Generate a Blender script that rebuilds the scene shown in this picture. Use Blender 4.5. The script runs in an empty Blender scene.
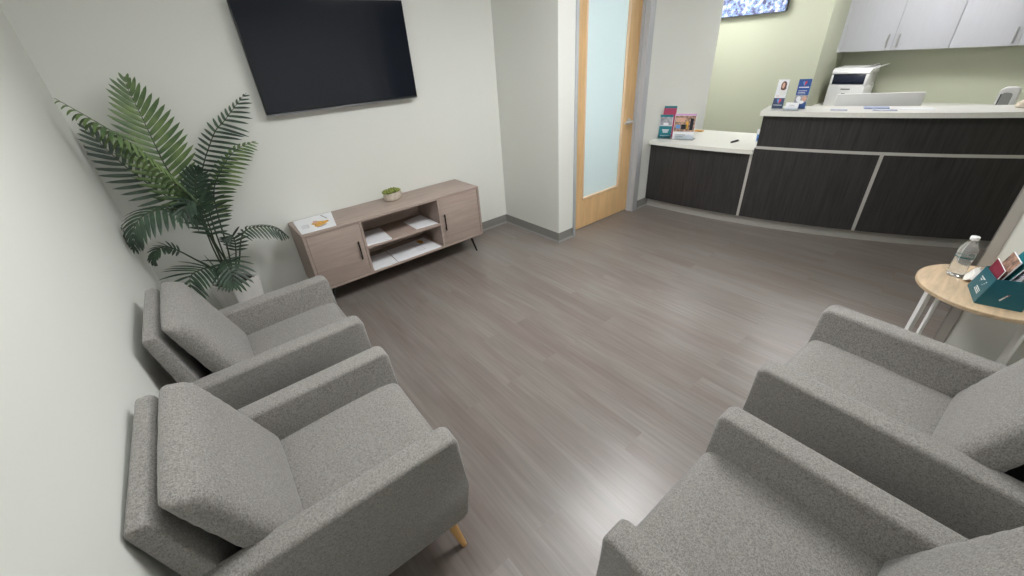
import bpy, bmesh, math, random
from mathutils import Vector, Matrix
random.seed(7)
COL = bpy.context.scene.collection
PI = math.pi

# ------------------------------------------------------------------ helpers
def lin(c):
    return tuple((v/255/12.92 if v/255 <= .04045 else ((v/255+.055)/1.055)**2.4) for v in c) + (1,)

def nmat(name):
    m = bpy.data.materials.new(name); m.use_nodes = True
    nt = m.node_tree; b = nt.nodes['Principled BSDF']
    return m, nt, b

def mat(name, rgb, rough=.5, metal=0, var=0.0, scale=8, stretch=(1, 1, 1), bump=0, bscale=None, spec=.5, **kw):
    m, nt, b = nmat(name)
    b.inputs['Base Color'].default_value = lin(rgb)
    b.inputs['Roughness'].default_value = rough
    b.inputs['Metallic'].default_value = metal
    b.inputs['Specular IOR Level'].default_value = spec
    for k, v in kw.items():
        b.inputs[k.replace('_', ' ')].default_value = v
    if var or bump:
        tc = nt.nodes.new('ShaderNodeTexCoord'); mp = nt.nodes.new('ShaderNodeMapping')
        mp.inputs['Scale'].default_value = stretch
        nt.links.new(tc.outputs['Object'], mp.inputs['Vector'])
        n = nt.nodes.new('ShaderNodeTexNoise'); n.inputs['Scale'].default_value = scale; n.inputs['Detail'].default_value = 5
        nt.links.new(mp.outputs[0], n.inputs['Vector'])
        if var:
            r = nt.nodes.new('ShaderNodeValToRGB')
            r.color_ramp.elements[0].position = .3; r.color_ramp.elements[1].position = .7
            r.color_ramp.elements[0].color = lin([max(0, c*(1-var)) for c in rgb])
            r.color_ramp.elements[1].color = lin([min(255, c*(1+var)) for c in rgb])
            nt.links.new(n.outputs['Fac'], r.inputs[0]); nt.links.new(r.outputs[0], b.inputs['Base Color'])
        if bump:
            bp = nt.nodes.new('ShaderNodeBump'); bp.inputs['Strength'].default_value = bump; bp.inputs['Distance'].default_value = .002
            if bscale:
                n2 = nt.nodes.new('ShaderNodeTexNoise'); n2.inputs['Scale'].default_value = bscale
                nt.links.new(mp.outputs[0], n2.inputs['Vector']); nt.links.new(n2.outputs['Fac'], bp.inputs['Height'])
            else:
                nt.links.new(n.outputs['Fac'], bp.inputs['Height'])
            nt.links.new(bp.outputs[0], b.inputs['Normal'])
    return m

def link(name, bm, mats, parent=None, angle=35, smooth=True, loc=None):
    me = bpy.data.meshes.new(name)
    bmesh.ops.recalc_face_normals(bm, faces=bm.faces)
    bm.to_mesh(me); bm.free()
    if not isinstance(mats, (list, tuple)): mats = [mats]
    for m in mats: me.materials.append(m)
    if smooth:
        me.polygons.foreach_set('use_smooth', [True]*len(me.polygons))
        me.set_sharp_from_angle(angle=math.radians(angle))
    o = bpy.data.objects.new(name, me); COL.objects.link(o)
    if parent: o.parent = parent
    if loc: o.location = loc
    return o

def tag(o, label=None, cat=None, group=None, kind=None):
    if label: o['label'] = label
    if cat: o['category'] = cat
    if group: o['group'] = group
    if kind: o['kind'] = kind
    return o

def thing(name, label, cat, loc=(0, 0, 0), rz=0, group=None, kind=None):
    o = bpy.data.objects.new(name, None); COL.objects.link(o)
    o.empty_display_size = .05
    o.location = loc; o.rotation_euler = (0, 0, rz)
    return tag(o, label, cat, group, kind)

def copy_tree(o, parent=None):
    c = o.copy(); COL.objects.link(c)
    if parent: c.parent = parent
    for ch in list(o.children): copy_tree(ch, c)
    return c

def box(bm, x0, x1, y0, y1, z0, z1, bev=0, mi=0, seg=2):
    vs = [bm.verts.new(p) for p in ((x0,y0,z0),(x1,y0,z0),(x1,y1,z0),(x0,y1,z0),(x0,y0,z1),(x1,y0,z1),(x1,y1,z1),(x0,y1,z1))]
    fs = [bm.faces.new([vs[i] for i in f]) for f in ((0,3,2,1),(4,5,6,7),(0,1,5,4),(1,2,6,5),(2,3,7,6),(3,0,4,7))]
    for f in fs: f.material_index = mi
    if bev:
        es = list({e for f in fs for e in f.edges})
        r = bmesh.ops.bevel(bm, geom=es, offset=bev, segments=seg, profile=.5, affect='EDGES')
        for f in r['faces']: f.material_index = mi
    return vs

def bx(*a, **k):
    bm = bmesh.new(); box(bm, *a, **k); return bm

def prism(bm, pts, lo, hi, axis='y', bev=0, seg=3, mi=0):
    """extrude a closed 2-D outline between lo and hi along an axis"""
    def P(p, t):
        return {'y': (p[0], t, p[1]), 'x': (t, p[0], p[1]), 'z': (p[0], p[1], t)}[axis]
    a = [bm.verts.new(P(p, lo)) for p in pts]; b = [bm.verts.new(P(p, hi)) for p in pts]
    n = len(pts); fs = [bm.faces.new(a), bm.faces.new(b[::-1])]
    for i in range(n):
        fs.append(bm.faces.new((a[i], a[(i+1) % n], b[(i+1) % n], b[i])))
    for f in fs: f.material_index = mi
    if bev:
        es = list({e for f in fs for e in f.edges})
        bmesh.ops.bevel(bm, geom=es, offset=bev, segments=seg, profile=.5, affect='EDGES', clamp_overlap=True)
    return a, b

def tube(bm, pts, rad, n=8, mi=0, caps=True):
    pts = [Vector(p) for p in pts]
    if not isinstance(rad, (list, tuple)): rad = [rad]*len(pts)
    rings = []; prev = None
    for i, p in enumerate(pts):
        t = (pts[min(i+1, len(pts)-1)] - pts[max(i-1, 0)]).normalized()
        if prev is None:
            s = t.cross(Vector((0, 0, 1)))
            if s.length < .1: s = t.cross(Vector((1, 0, 0)))
        else:
            s = prev - t*prev.dot(t)
        s.normalize(); u = t.cross(s); prev = s
        rings.append([bm.verts.new(p + (s*math.cos(2*PI*k/n) + u*math.sin(2*PI*k/n))*rad[i]) for k in range(n)])
    for a, b in zip(rings, rings[1:]):
        for k in range(n):
            f = bm.faces.new((a[k], a[(k+1) % n], b[(k+1) % n], b[k])); f.material_index = mi
    if caps:
        for r in (rings[0], rings[-1][::-1]):
            f = bm.faces.new(r); f.material_index = mi

def lathe(bm, prof, n=24, c=(0, 0, 0), sx=1, sy=1, mi=0, close=True):
    rings = []
    for r, z in prof:
        rings.append([bm.verts.new((c[0]+r*sx*math.cos(2*PI*k/n), c[1]+r*sy*math.sin(2*PI*k/n), c[2]+z)) for k in range(n)])
    for a, b in zip(rings, rings[1:]):
        for k in range(n):
            f = bm.faces.new((a[k], a[(k+1) % n], b[(k+1) % n], b[k])); f.material_index = mi
    if close:
        for r in (rings[0], rings[-1]):
            f = bm.faces.new(r); f.material_index = mi

def quad(bm, ps, mi=0):
    f = bm.faces.new([bm.verts.new(p) for p in ps]); f.material_index = mi; return f

# ------------------------------------------------------------------ materials
M_wall = mat('wall_paint', (226, 227, 222), .6, bump=.06, scale=60)
M_ceil = mat('ceiling_tile', (230, 230, 226), .9, var=.03, scale=40)
M_green = mat('green_paint', (184, 187, 166), .6, bump=.06, scale=60)
M_base = mat('rubber_baseboard', (118, 116, 112), .45)
M_caulk = mat('baseboard_toe', (150, 149, 146), .4)
M_frame = mat('door_frame_paint', (186, 188, 192), .35)
M_guard = mat('corner_guard_vinyl', (165, 160, 153), .4)
M_black = mat('black_metal', (18, 18, 18), .4, metal=.3)
M_chrome = mat('brushed_nickel', (205, 205, 208), .32, metal=1)
M_alu = mat('aluminium_strip', (205, 203, 198), .38, metal=.35)
M_kick = mat('toe_kick_aluminium', (176, 173, 168), .4, metal=.2)
M_white = mat('white_plastic', (232, 232, 232), .35)
M_paper = mat('paper_white', (238, 239, 244), .55)
M_legwhite = mat('white_enamel', (232, 232, 230), .35)
M_quartz = mat('white_quartz', (232, 230, 224), .3, var=.015, scale=60)
M_cab = mat('cabinet_laminate', (196, 197, 203), .45, var=.008, scale=6, stretch=(1, 8, 1))
M_soil = mat('soil', (45, 36, 28), .9, var=.3, scale=60)
M_dark = mat('dark_plastic', (30, 33, 42), .25)
M_stone = mat('cream_stone', (196, 186, 172), .8, var=.08, scale=50, bump=.5)
M_succ = mat('succulent_green', (132, 142, 74), .5, var=.25, scale=60)
M_pot = mat('white_planter', (225, 223, 220), .55, var=.04, scale=14, stretch=(1, 1, .2))
M_stem = mat('palm_stem', (46, 58, 38), .45)
M_gunmetal = mat('printed_grey', (120, 120, 122), .5)

def m_floor():
    m, nt, b = nmat('vinyl_plank_floor')
    L = nt.links.new; N = nt.nodes.new
    tc = N('ShaderNodeTexCoord'); mp = N('ShaderNodeMapping'); mp.inputs['Rotation'].default_value = (0, 0, PI/2)
    mp.inputs['Location'].default_value = (.3, .07, 0)
    L(tc.outputs['Object'], mp.inputs[0])
    br = N('ShaderNodeTexBrick'); br.offset = .37; br.inputs['Scale'].default_value = 1
    br.inputs['Brick Width'].default_value = 1.22; br.inputs['Row Height'].default_value = .152
    br.inputs['Mortar Size'].default_value = .0012; br.inputs['Mortar Smooth'].default_value = .3
    br.inputs['Color1'].default_value = (0, 0, 0, 1); br.inputs['Color2'].default_value = (1, 1, 1, 1); br.inputs['Mortar'].default_value = (.35, .35, .35, 1)
    L(mp.outputs[0], br.inputs[0])
    # streaks running with the planks, shifted per plank
    mp2 = N('ShaderNodeMapping'); mp2.inputs['Scale'].default_value = (1.6, 34, 1)
    ad = N('ShaderNodeVectorMath'); ad.operation = 'MULTIPLY_ADD'
    ad.inputs[1].default_value = (.5, .3, 0)
    L(br.outputs['Color'], ad.inputs[0]); L(mp.outputs[0], ad.inputs[2]); L(ad.outputs[0], mp2.inputs[0])
    n1 = N('ShaderNodeTexNoise'); n1.inputs['Scale'].default_value = 1.4; n1.inputs['Detail'].default_value = 8; n1.inputs['Roughness'].default_value = .65
    L(mp2.outputs[0], n1.inputs['Vector'])
    mp3 = N('ShaderNodeMapping'); mp3.inputs['Scale'].default_value = (1.0, 7, 1)
    L(ad.outputs[0], mp3.inputs[0])
    n2 = N('ShaderNodeTexNoise'); n2.inputs['Scale'].default_value = 1.0; n2.inputs['Detail'].default_value = 3
    L(mp3.outputs[0], n2.inputs['Vector'])
    def ramp(c0, c1, c2):
        r = N('ShaderNodeValToRGB'); e = r.color_ramp.elements
        e[0].position = .25; e[0].color = lin(c0); e[1].position = .78; e[1].color = lin(c2)
        k = e.new(.52); k.color = lin(c1); L(n1.outputs['Fac'], r.inputs[0]); return r
    rw = ramp((106, 95, 90), (119, 108, 103), (130, 120, 114)); rc = ramp((115, 109, 104), (128, 122, 117), (139, 133, 128))
    st_ = N('ShaderNodeMapRange'); st_.inputs[1].default_value = .35; st_.inputs[2].default_value = .65; L(n2.outputs['Fac'], st_.inputs[0])
    mx = N('ShaderNodeMix'); mx.data_type = 'RGBA'
    L(st_.outputs[0], mx.inputs[0]); L(rw.outputs[0], mx.inputs[6]); L(rc.outputs[0], mx.inputs[7])
    mx2 = N('ShaderNodeMix'); mx2.data_type = 'RGBA'; mx2.blend_type = 'SOFT_LIGHT'; mx2.inputs[0].default_value = .05
    L(mx.outputs[2], mx2.inputs[6]); L(br.outputs['Color'], mx2.inputs[7])
    L(mx2.outputs[2], b.inputs['Base Color'])
    rr = N('ShaderNodeMapRange'); rr.inputs[3].default_value = .25; rr.inputs[4].default_value = .37
    L(n1.outputs['Fac'], rr.inputs[0]); L(rr.outputs[0], b.inputs['Roughness'])
    bp = N('ShaderNodeBump'); bp.inputs['Strength'].default_value = .05; bp.inputs['Distance'].default_value = .002
    L(n1.outputs['Fac'], bp.inputs['Height']); L(bp.outputs[0], b.inputs['Normal'])
    b.inputs['Specular IOR Level'].default_value = .5
    return m
M_floor = m_floor()

def m_fabric():
    m, nt, b = nmat('heather_grey_fabric')
    L = nt.links.new; N = nt.nodes.new
    tc = N('ShaderNodeTexCoord')
    n = N('ShaderNodeTexNoise'); n.inputs['Scale'].default_value = 380; n.inputs['Detail'].default_value = 3; n.inputs['Roughness'].default_value = .7
    mp = N('ShaderNodeMapping'); mp.inputs['Scale'].default_value = (1, .6, .45)
    L(tc.outputs['Object'], mp.inputs[0]); L(mp.outputs[0], n.inputs['Vector'])
    n2 = N('ShaderNodeTexNoise'); n2.inputs['Scale'].default_value = 140; n2.inputs['Detail'].default_value = 2
    L(tc.outputs['Object'], n2.inputs['Vector'])
    ad = N('ShaderNodeMix'); ad.inputs[0].default_value = .3
    L(n.outputs['Fac'], ad.inputs[2]); L(n2.outputs['Fac'], ad.inputs[3])
    r = N('ShaderNodeValToRGB'); e = r.color_ramp.elements
    e[0].position = .36; e[0].color = lin((106, 103, 101)); e[1].position = .64; e[1].color = lin((162, 158, 154))
    L(ad.outputs[0], r.inputs[0]); L(r.outputs[0], b.inputs['Base Color'])
    b.inputs['Roughness'].default_value = .95
    b.inputs['Sheen Weight'].default_value = .25; b.inputs['Sheen Roughness'].default_value = .5
    b.inputs['Specular IOR Level'].default_value = .2
    bp = N('ShaderNodeBump'); bp.inputs['Strength'].default_value = .35; bp.inputs['Distance'].default_value = .002
    L(n.outputs['Fac'], bp.inputs['Height']); L(bp.outputs[0], b.inputs['Normal'])
    return m
M_fab = m_fabric()

def m_wood(name, rgb, var, stretch, scale=3, rough=.4, bump=0):
    m, nt, b = nmat(name)
    L = nt.links.new; N = nt.nodes.new
    tc = N('ShaderNodeTexCoord'); mp = N('ShaderNodeMapping'); mp.inputs['Scale'].default_value = stretch
    L(tc.outputs['Object'], mp.inputs[0])
    n = N('ShaderNodeTexNoise'); n.inputs['Scale'].default_value = scale; n.inputs['Detail'].default_value = 8; n.inputs['Distortion'].default_value = .6; n.inputs['Roughness'].default_value = .6
    L(mp.outputs[0], n.inputs['Vector'])
    r = N('ShaderNodeValToRGB'); e = r.color_ramp.elements
    e[0].position = .28; e[0].color = lin([c*(1-var) for c in rgb]); e[1].position = .72; e[1].color = lin([min(255, c*(1+var)) for c in rgb])
    L(n.outputs['Fac'], r.inputs[0]); L(r.outputs[0], b.inputs['Base Color'])
    b.inputs['Roughness'].default_value = rough
    if bump:
        bp = N('ShaderNodeBump'); bp.inputs['Strength'].default_value = bump; bp.inputs['Distance'].default_value = .001
        L(n.outputs['Fac'], bp.inputs['Height']); L(bp.outputs[0], b.inputs['Normal'])
    return m
M_cred = m_wood('taupe_wood', (166, 149, 140), .07, (1, 14, 14), 2.5, .5)
M_oak = m_wood('light_oak', (196, 172, 142), .09, (2, 12, 12), 3, .45)
M_leg = m_wood('beech_leg', (205, 162, 105), .08, (12, 12, 2), 3, .4)
M_maple = m_wood('maple_door', (224, 186, 136), .05, (9, 9, .8), 2.5, .38)
M_bead = mat('pale_maple_bead', (232, 200, 165), .4)
M_desk = m_wood('espresso_laminate', (49, 47, 47), .28, (14, 14, .7), 4, .42, .2)

def m_leaf(name, a, c):
    m, nt, b = nmat(name)
    L = nt.links.new; N = nt.nodes.new
    tc = N('ShaderNodeTexCoord'); n = N('ShaderNodeTexNoise'); n.inputs['Scale'].default_value = 9
    L(tc.outputs['Object'], n.inputs['Vector'])
    r = N('ShaderNodeValToRGB'); r.color_ramp.elements[0].position = .35; r.color_ramp.elements[1].position = .65
    r.color_ramp.elements[0].color = lin(a); r.color_ramp.elements[1].color = lin(c)
    L(n.outputs['Fac'], r.inputs[0]); L(r.outputs[0], b.inputs['Base Color'])
    b.inputs['Roughness'].default_value = .42
    return m
M_leaf1 = m_leaf('palm_leaf_fresh', (72, 98, 60), (116, 138, 84))
M_leaf2 = m_leaf('palm_leaf_deep_shaded', (40, 56, 47), (66, 88, 68))  # deeper green, with the shadow side of the fronds put into it

def m_glass_frost():
    m, nt, b = nmat('frosted_glass')
    L = nt.links.new; N = nt.nodes.new
    b.inputs['Base Color'].default_value = lin((222, 232, 234)); b.inputs['Roughness'].default_value = .25
    tr = N('ShaderNodeBsdfTranslucent'); tr.inputs['Color'].default_value = lin((222, 234, 236))
    mx = N('ShaderNodeMixShader'); mx.inputs[0].default_value = .35
    L(b.outputs[0], mx.inputs[1]); L(tr.outputs[0], mx.inputs[2])
    L(mx.outputs[0], nt.nodes['Material Output'].inputs[0])
    return m
M_frost = m_glass_frost()

def m_clear(name, rgb=(250, 252, 252), rough=.03, tw=1.0):
    m, nt, b = nmat(name)
    b.inputs['Base Color'].default_value = lin(rgb); b.inputs['Roughness'].default_value = rough
    b.inputs['Transmission Weight'].default_value = tw; b.inputs['IOR'].default_value = 1.3
    return m
M_pet = m_clear('clear_plastic', tw=.86)
M_acr = m_clear('clear_acrylic', (240, 246, 250))

def m_emit(name, rgb, s):
    m, nt, b = nmat(name)
    b.inputs['Base Color'].default_value = lin((240, 240, 240))
    b.inputs['Emission Color'].default_value = lin(rgb); b.inputs['Emission Strength'].default_value = s
    return m
M_lamp = m_emit('lit_diffuser', (250, 251, 251), 13.0)
M_lamp3 = m_emit('lit_diffuser_reception', (250, 250, 250), 8.0)
M_lamp4 = m_emit('lit_diffuser_fill', (250, 252, 251), 4.5)
M_lamp2 = m_emit('lit_diffuser_door_fill', (248, 250, 255), 22.0)

def m_blossom():
    m, nt, b = nmat('blossom_print')
    L = nt.links.new; N = nt.nodes.new
    tc = N('ShaderNodeTexCoord')
    v = N('ShaderNodeTexNoise'); v.inputs['Scale'].default_value = 17; v.inputs['Detail'].default_value = 5; v.inputs['Roughness'].default_value = .7
    L(tc.outputs['Object'], v.inputs['Vector'])
    r = N('ShaderNodeValToRGB'); e = r.color_ramp.elements
    e[0].position = .38; e[0].color = lin((58, 60, 92)); e[1].position = .66; e[1].color = lin((240, 238, 250))
    k = e.new(.46); k.color = lin((112, 114, 156)); k = e.new(.52); k.color = lin((120, 160, 208)); k = e.new(.58); k.color = lin((190, 184, 208))
    L(v.outputs['Fac'], r.inputs[0]); L(r.outputs[0], b.inputs['Base Color'])
    b.inputs['Roughness'].default_value = .3
    # the picture is a lit screen
    L(r.outputs[0], b.inputs['Emission Color']); b.inputs['Emission Strength'].default_value = .08
    return m
M_blossom = m_blossom()

M_screen = mat('tv_glass', (15, 21, 34), .12, spec=.4)
M_bezel = mat('tv_bezel', (10, 10, 12), .35)
M_bezsil = mat('tv_lower_trim', (130, 132, 140), .3, metal=.8)
M_teal = mat('teal_print', (24, 122, 134), .4)
M_tealdk = mat('teal_card', (20, 92, 106), .4)
M_pink = mat('magenta_print', (178, 62, 100), .4)
M_lilac = mat('lilac_print', (216, 170, 216), .4)
M_blue = mat('blue_print', (44, 86, 160), .4)
M_navy = mat('navy_print', (62, 78, 118), .4)
M_red = mat('red_print', (214, 72, 78), .4)
M_sky = mat('light_blue_print', (96, 150, 215), .4)
M_skin = mat('portrait_skin_print', (214, 170, 150), .5)
M_hair = mat('portrait_hair_print', (100, 68, 60), .5)
M_photo = mat('photo_print', (140, 112, 98), .35, var=.5, scale=40)
M_photo2 = mat('photo_print_cool', (160, 158, 168), .35, var=.22, scale=22)
M_orange = mat('orange_print', (214, 160, 60), .5, var=.15, scale=40)
M_maroon = mat('maroon_card', (128, 36, 58), .5)
M_tissue = mat('tissue_white', (236, 234, 230), .8)
M_label = mat('bottle_label', (30, 110, 105), .4)
M_grey = mat('mid_grey_plastic', (150, 152, 150), .4)
M_pscreen = mat('printer_panel', (34, 40, 58), .2)

# ------------------------------------------------------------------ room shell
XL, XR, YB = -3.213, .318, -4.23
H = 2.72
def struct(name, bm, m, parent=None, **k):
    o = link(name, bm, m, parent, **k)
    if not parent: o['kind'] = 'structure'
    return o
struct('floor', bx(XL-.1, 5.1, -5.3, 1.6, -.06, 0), M_floor)
struct('ceiling', bx(XL-.1, 5.1, -5.3, 1.6, H, H+.06), M_ceil)
struct('wall_left', bx(XL-.1, XL, YB-.1, .1, 0, H), M_wall)
struct('wall_front', bx(XL, 0, 0, .1, 0, H), M_wall)
struct('wall_back', bx(XL, XR+.12, YB-.1, YB, 0, H), M_wall)
struct('wall_right', bx(XR, XR+.12, YB, -3.722, 0, H), M_wall)
# door wall with its projecting corner
DX0, DX1, DH = .236, 1.275, 2.42
bm = bmesh.new()
box(bm, 0, DX0, -.878, 0, 0, H)
box(bm, DX1, 2.70, -.878, -.76, 0, H)
box(bm, DX0, DX1, -.878, -.76, DH+.05, H)
struct('wall_middle', bm, M_wall)
# room behind the frosted door
bm = bmesh.new()
box(bm, 0, .1, 0, 1.5, 0, H); box(bm, 2.60, 2.70, -.76, 1.5, 0, H); box(bm, .0, 4.1, 1.5, 1.6, 0, H)
struct('wall_rear', bm, M_wall)
struct('wall_green', bx(4.0, 4.12, -1.6, 1.5, 0, H), M_green)
struct('wall_step', bx(4.12, 4.93, -1.6, -1.5, 0, H), M_green)
struct('wall_office', bx(4.93, 5.03, -5.2, -1.5, 0, H), M_green)
struct('wall_office_side', bx(XR+.12, 4.93, -5.3, -5.2, 0, H), M_green)
struct('wall_office_end', bx(XR+.1, XR+.12, -5.2, YB-.1, 0, H), M_wall)

def baseboard(name, pts, ends=True):
    """a cove base following a wall line; pts go along the wall, room on the left-hand side"""
    prof = [(0, 0), (.014, 0), (.0135, .006), (.0065, .018), (.0055, .098), (.003, .1016), (0, .1016)]
    bm = bmesh.new(); rings = []
    P = [Vector((x, y, 0)) for x, y in pts]
    for i, p in enumerate(P):
        d1 = (P[i]-P[i-1]).normalized() if i else (P[1]-P[0]).normalized()
        d2 = (P[i+1]-P[i]).normalized() if i < len(P)-1 else d1
        n1 = Vector((-d1.y, d1.x, 0)); n2 = Vector((-d2.y, d2.x, 0))
        n = (n1+n2); n = n/(n.dot(n1))
        rings.append([bm.verts.new(p+n*a+Vector((0, 0, b))) for a, b in prof])
    for a, b in zip(rings, rings[1:]):
        for k in range(len(prof)):
            f = bm.faces.new((a[k], a[(k+1) % len(prof)], b[(k+1) % len(prof)], b[k]))
            f.material_index = 1 if k in (1, 2) else 0
    bm.faces.new(rings[0]); bm.faces.new(rings[-1][::-1])
    return struct(name, bm, [M_base, M_caulk])
baseboard('baseboard_left', [(XL, 0), (XL, YB)])
baseboard('baseboard_front', [(.205, -.878), (0, -.878), (0, 0), (XL+.015, 0)])
baseboard('baseboard_middle', [(1.60, -.878), (1.335, -.878)])
baseboard('baseboard_back', [(XL+.015, YB), (XR-.015, YB)])
baseboard('baseboard_right', [(XR, YB), (XR, -3.765)])
# vinyl guard on the end of the right-hand wall
bm = bmesh.new()
box(bm, XR-.003, XR, -3.765, -3.7195, 0, H-.01); box(bm, XR-.003, XR+.045, -3.722, -3.7195, 0, H-.01)
box(bm, XR-.0045, XR, -3.768, -3.762, 0, H-.01, bev=.0008)
struct('trim_1', bm, M_guard)

# door
door = thing('door_1', None, None, (DX0, -.80, 0), kind='structure')
bm = bmesh.new()           # frame: two jambs with returns, head
for s, x0, x1 in ((1, -.028, .0), (-1, DX1-DX0-.03, DX1-DX0+.058)):
    box(bm, x0, x1, -.098, -.078, 0, DH+.08, bev=.002)
box(bm, -.001, .003, -.078, .04, 0, DH); box(bm, DX1-DX0-.03, DX1-DX0, -.078, .04, 0, DH)
box(bm, DX1-DX0-.044, DX1-DX0-.03, -.04, -.028, 0, DH)
box(bm, -.028, DX1-DX0+.058, -.098, -.078, DH, DH+.08, bev=.002); box(bm, 0, DX1-DX0, -.078, .04, DH-.0, DH+.05)
link('frame', bm, M_frame, door)
LX0, LX1 = .006, DX1-DX0-.032     # leaf
GX0, GX1, GZ0, GZ1 = .198, .826, .335, 2.28
bm = bmesh.new()
for a in ((LX0, GX0, .012, DH-.003), (GX1, LX1, .012, DH-.003)): box(bm, a[0], a[1], -.003, .04, a[2], a[3])
box(bm, GX0, GX1, -.003, .04, .012, GZ0); box(bm, GX0, GX1, -.003, .04, GZ1, DH-.003)
leaf = link('door_leaf', bm, M_maple, door)
bm = bmesh.new(); t = .016
for a in ((GX0-.004, GX0+t, GZ0, GZ1), (GX1-t, GX1+.004, GZ0, GZ1), (GX0, GX1, GZ0-.004, GZ0+t), (GX0, GX1, GZ1-t, GZ1+.004)):
    box(bm, a[0], a[1], -.010, .045, a[2], a[3], bev=.002)
link('glazing_bead', bm, M_bead, leaf)
link('glass_pane', bx(GX0+.003, GX1-.003, .012, .02, GZ0+.003, GZ1-.003), M_frost, leaf)
bm = bmesh.new()
hx = .926
lathe(bm, [(.001, 0), (.032, 0), (.032, .008), (.026, .013), (.012, .015), (.011, .05), (.001, .05)], 24, (0, 0, 0))
bmesh.ops.rotate(bm, verts=bm.verts, cent=(0, 0, 0), matrix=Matrix.Rotation(PI/2, 3, 'X'))
bmesh.ops.translate(bm, verts=bm.verts, vec=(hx, -.003, 1.035))
tube(bm, [(hx, -.052, 1.035), (hx-.02, -.056, 1.035), (hx-.06, -.056, 1.037), (hx-.115, -.05, 1.035)], [.014, .013, .012, .010], 12)
link('lever_handle', bm, M_chrome, door)

# ceiling lights (2x4 ft troffers, above the frame)
def troffer(x, y, lx, ly, label, m=M_lamp, z=H):
    t = thing('ceiling_light', label, 'ceiling light', (x, y, z), 0, 'recessed ceiling light panels')
    bm = bmesh.new()
    for a in ((-lx/2, lx/2, -ly/2, -ly/2+.025), (-lx/2, lx/2, ly/2-.025, ly/2), (-lx/2, -lx/2+.025, -ly/2+.025, ly/2-.025), (lx/2-.025, lx/2, -ly/2+.025, ly/2-.025)):
        box(bm, *a, -.012, 0)
    link('frame', bm, M_white, t)
    link('diffuser', bx(-lx/2+.025, lx/2-.025, -ly/2+.025, ly/2-.025, -.008, -.002), m, t, smooth=False)
troffer(-.5, -2.3, 1.2, .6, 'lit white ceiling panel over the middle of the waiting area')
troffer(-2.3, -2.3, 1.2, .6, 'added lit ceiling panel giving fill light over the two left armchairs', M_lamp4)  # unseen panel added as soft fill for the left side
troffer(3.1, -.3, .6, 1.2, 'lit white ceiling panel near the green wall', M_lamp3)
troffer(3.4, -2.6, .6, 1.2, 'lit white ceiling panel above the reception staff area', M_lamp3)
troffer(1.3, .5, 1.2, .6, 'added lit ceiling panel brightening the frosted door from behind', M_lamp2)  # unseen lamp added so the frosted glass looks bright

# ------------------------------------------------------------------ television and credenza
tv = thing('television', 'large black wall-mounted flat television above the taupe cabinet', 'television', (-1.567, 0, 1.48))
w2 = .611
link('casing', bx(-w2, w2, -.078, -.045, 0, .70, bev=.003), M_bezel, tv)
link('screen', bx(-w2+.006, w2-.006, -.0795, -.077, .014, .694), M_screen, tv, smooth=False)
link('lower_trim', bx(-w2+.002, w2-.002, -.0805, -.062, -.004, .004, bev=.001), M_bezsil, tv)
bm = bmesh.new(); box(bm, -.2, .2, -.045, -.02, .18, .52, bev=.004); box(bm, -.25, .25, -.02, 0, .22, .48, bev=.002)
link('wall_mount', bm, M_black, tv)

cr = thing('media_cabinet', 'long low taupe wood media cabinet with two doors and open shelves', 'cabinet', (-1.47, -.0, 0))
cx0, cx1, cy0, cy1, cz0, cz1 = -.819, .819, -.43, -.012, .175, .67
T = .02
bm = bmesh.new()
box(bm, cx0, cx1, cy0, cy1, cz1-T, cz1, bev=.0015)               # top
box(bm, cx0, cx1, cy0, cy1, cz0, cz0+T, bev=.0015)
box(bm, cx0, cx0+T, cy0, cy1, cz0+T, cz1-T); box(bm, cx1-T, cx1, cy0, cy1, cz0+T, cz1-T)
for x in (-.378, .352): box(bm, x, x+T, cy0, cy1, cz0+T, cz1-T)
box(bm, cx0+T, cx1-T, cy1-.008, cy1, cz0+T, cz1-T)
link('carcass', bm, M_cred, cr)
link('shelf', bx(-.358, .352, cy0+.003, cy1-.008, .405, .425, bev=.001), M_cred, cr)
for a, b, hx in ((cx0+T+.003, -.381, -.427), (.375, cx1-T-.003, .403)):
    d = link('door', bx(a, b, cy0+.002, cy0+.02, cz0+T+.003, cz1-T-.003, bev=.0015), M_cred, cr)
    bm = bmesh.new(); box(bm, hx-.0055, hx+.0055, cy0-.02, cy0-.012, .345, .505, bev=.0015)
    box(bm, hx-.004, hx+.004, cy0-.012, cy0+.002, .36, .368); box(bm, hx-.004, hx+.004, cy0-.012, cy0+.002, .482, .49)
    link('handle', bm, M_black, d)
for sx in (-1, 1):
    for y, dy in ((-.37, -.02), (-.07, .02)):
        bm = bmesh.new(); tube(bm, [(sx*.70, y, cz0), (sx*.745, y+dy, 0)], [.014, .008], 12)
        link('leg', bm, M_black, cr)

def sheet(name, label, cat, pts, z, mats, group=None, th=.003, extra=None):
    """a thin stack of paper: four corner points on a horizontal surface"""
    c = Vector((sum(p[0] for p in pts)/4, sum(p[1] for p in pts)/4, z))
    bm = bmesh.new()
    lo = [bm.verts.new((p[0]-c.x, p[1]-c.y, 0)) for p in pts]; hi = [bm.verts.new((p[0]-c.x, p[1]-c.y, th)) for p in pts]
    bm.faces.new(lo[::-1]); bm.faces.new(hi)
    for i in range(4): bm.faces.new((lo[i], lo[(i+1) % 4], hi[(i+1) % 4], hi[i]))
    if extra: extra(bm, [Vector((p[0]-c.x, p[1]-c.y, th+.0004)) for p in pts])
    o = link(name, bm, mats, smooth=False, loc=c)
    return tag(o, label, cat, group)
def bil(P, u, v):
    return (P[0]*(1-u)+P[1]*u)*(1-v) + (P[3]*(1-u)+P[2]*u)*v
def patch(bm, P, u0, u1, v0, v1, mi):
    quad(bm, [bil(P, u0, v0), bil(P, u1, v0), bil(P, u1, v1), bil(P, u0, v1)], mi)
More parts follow.
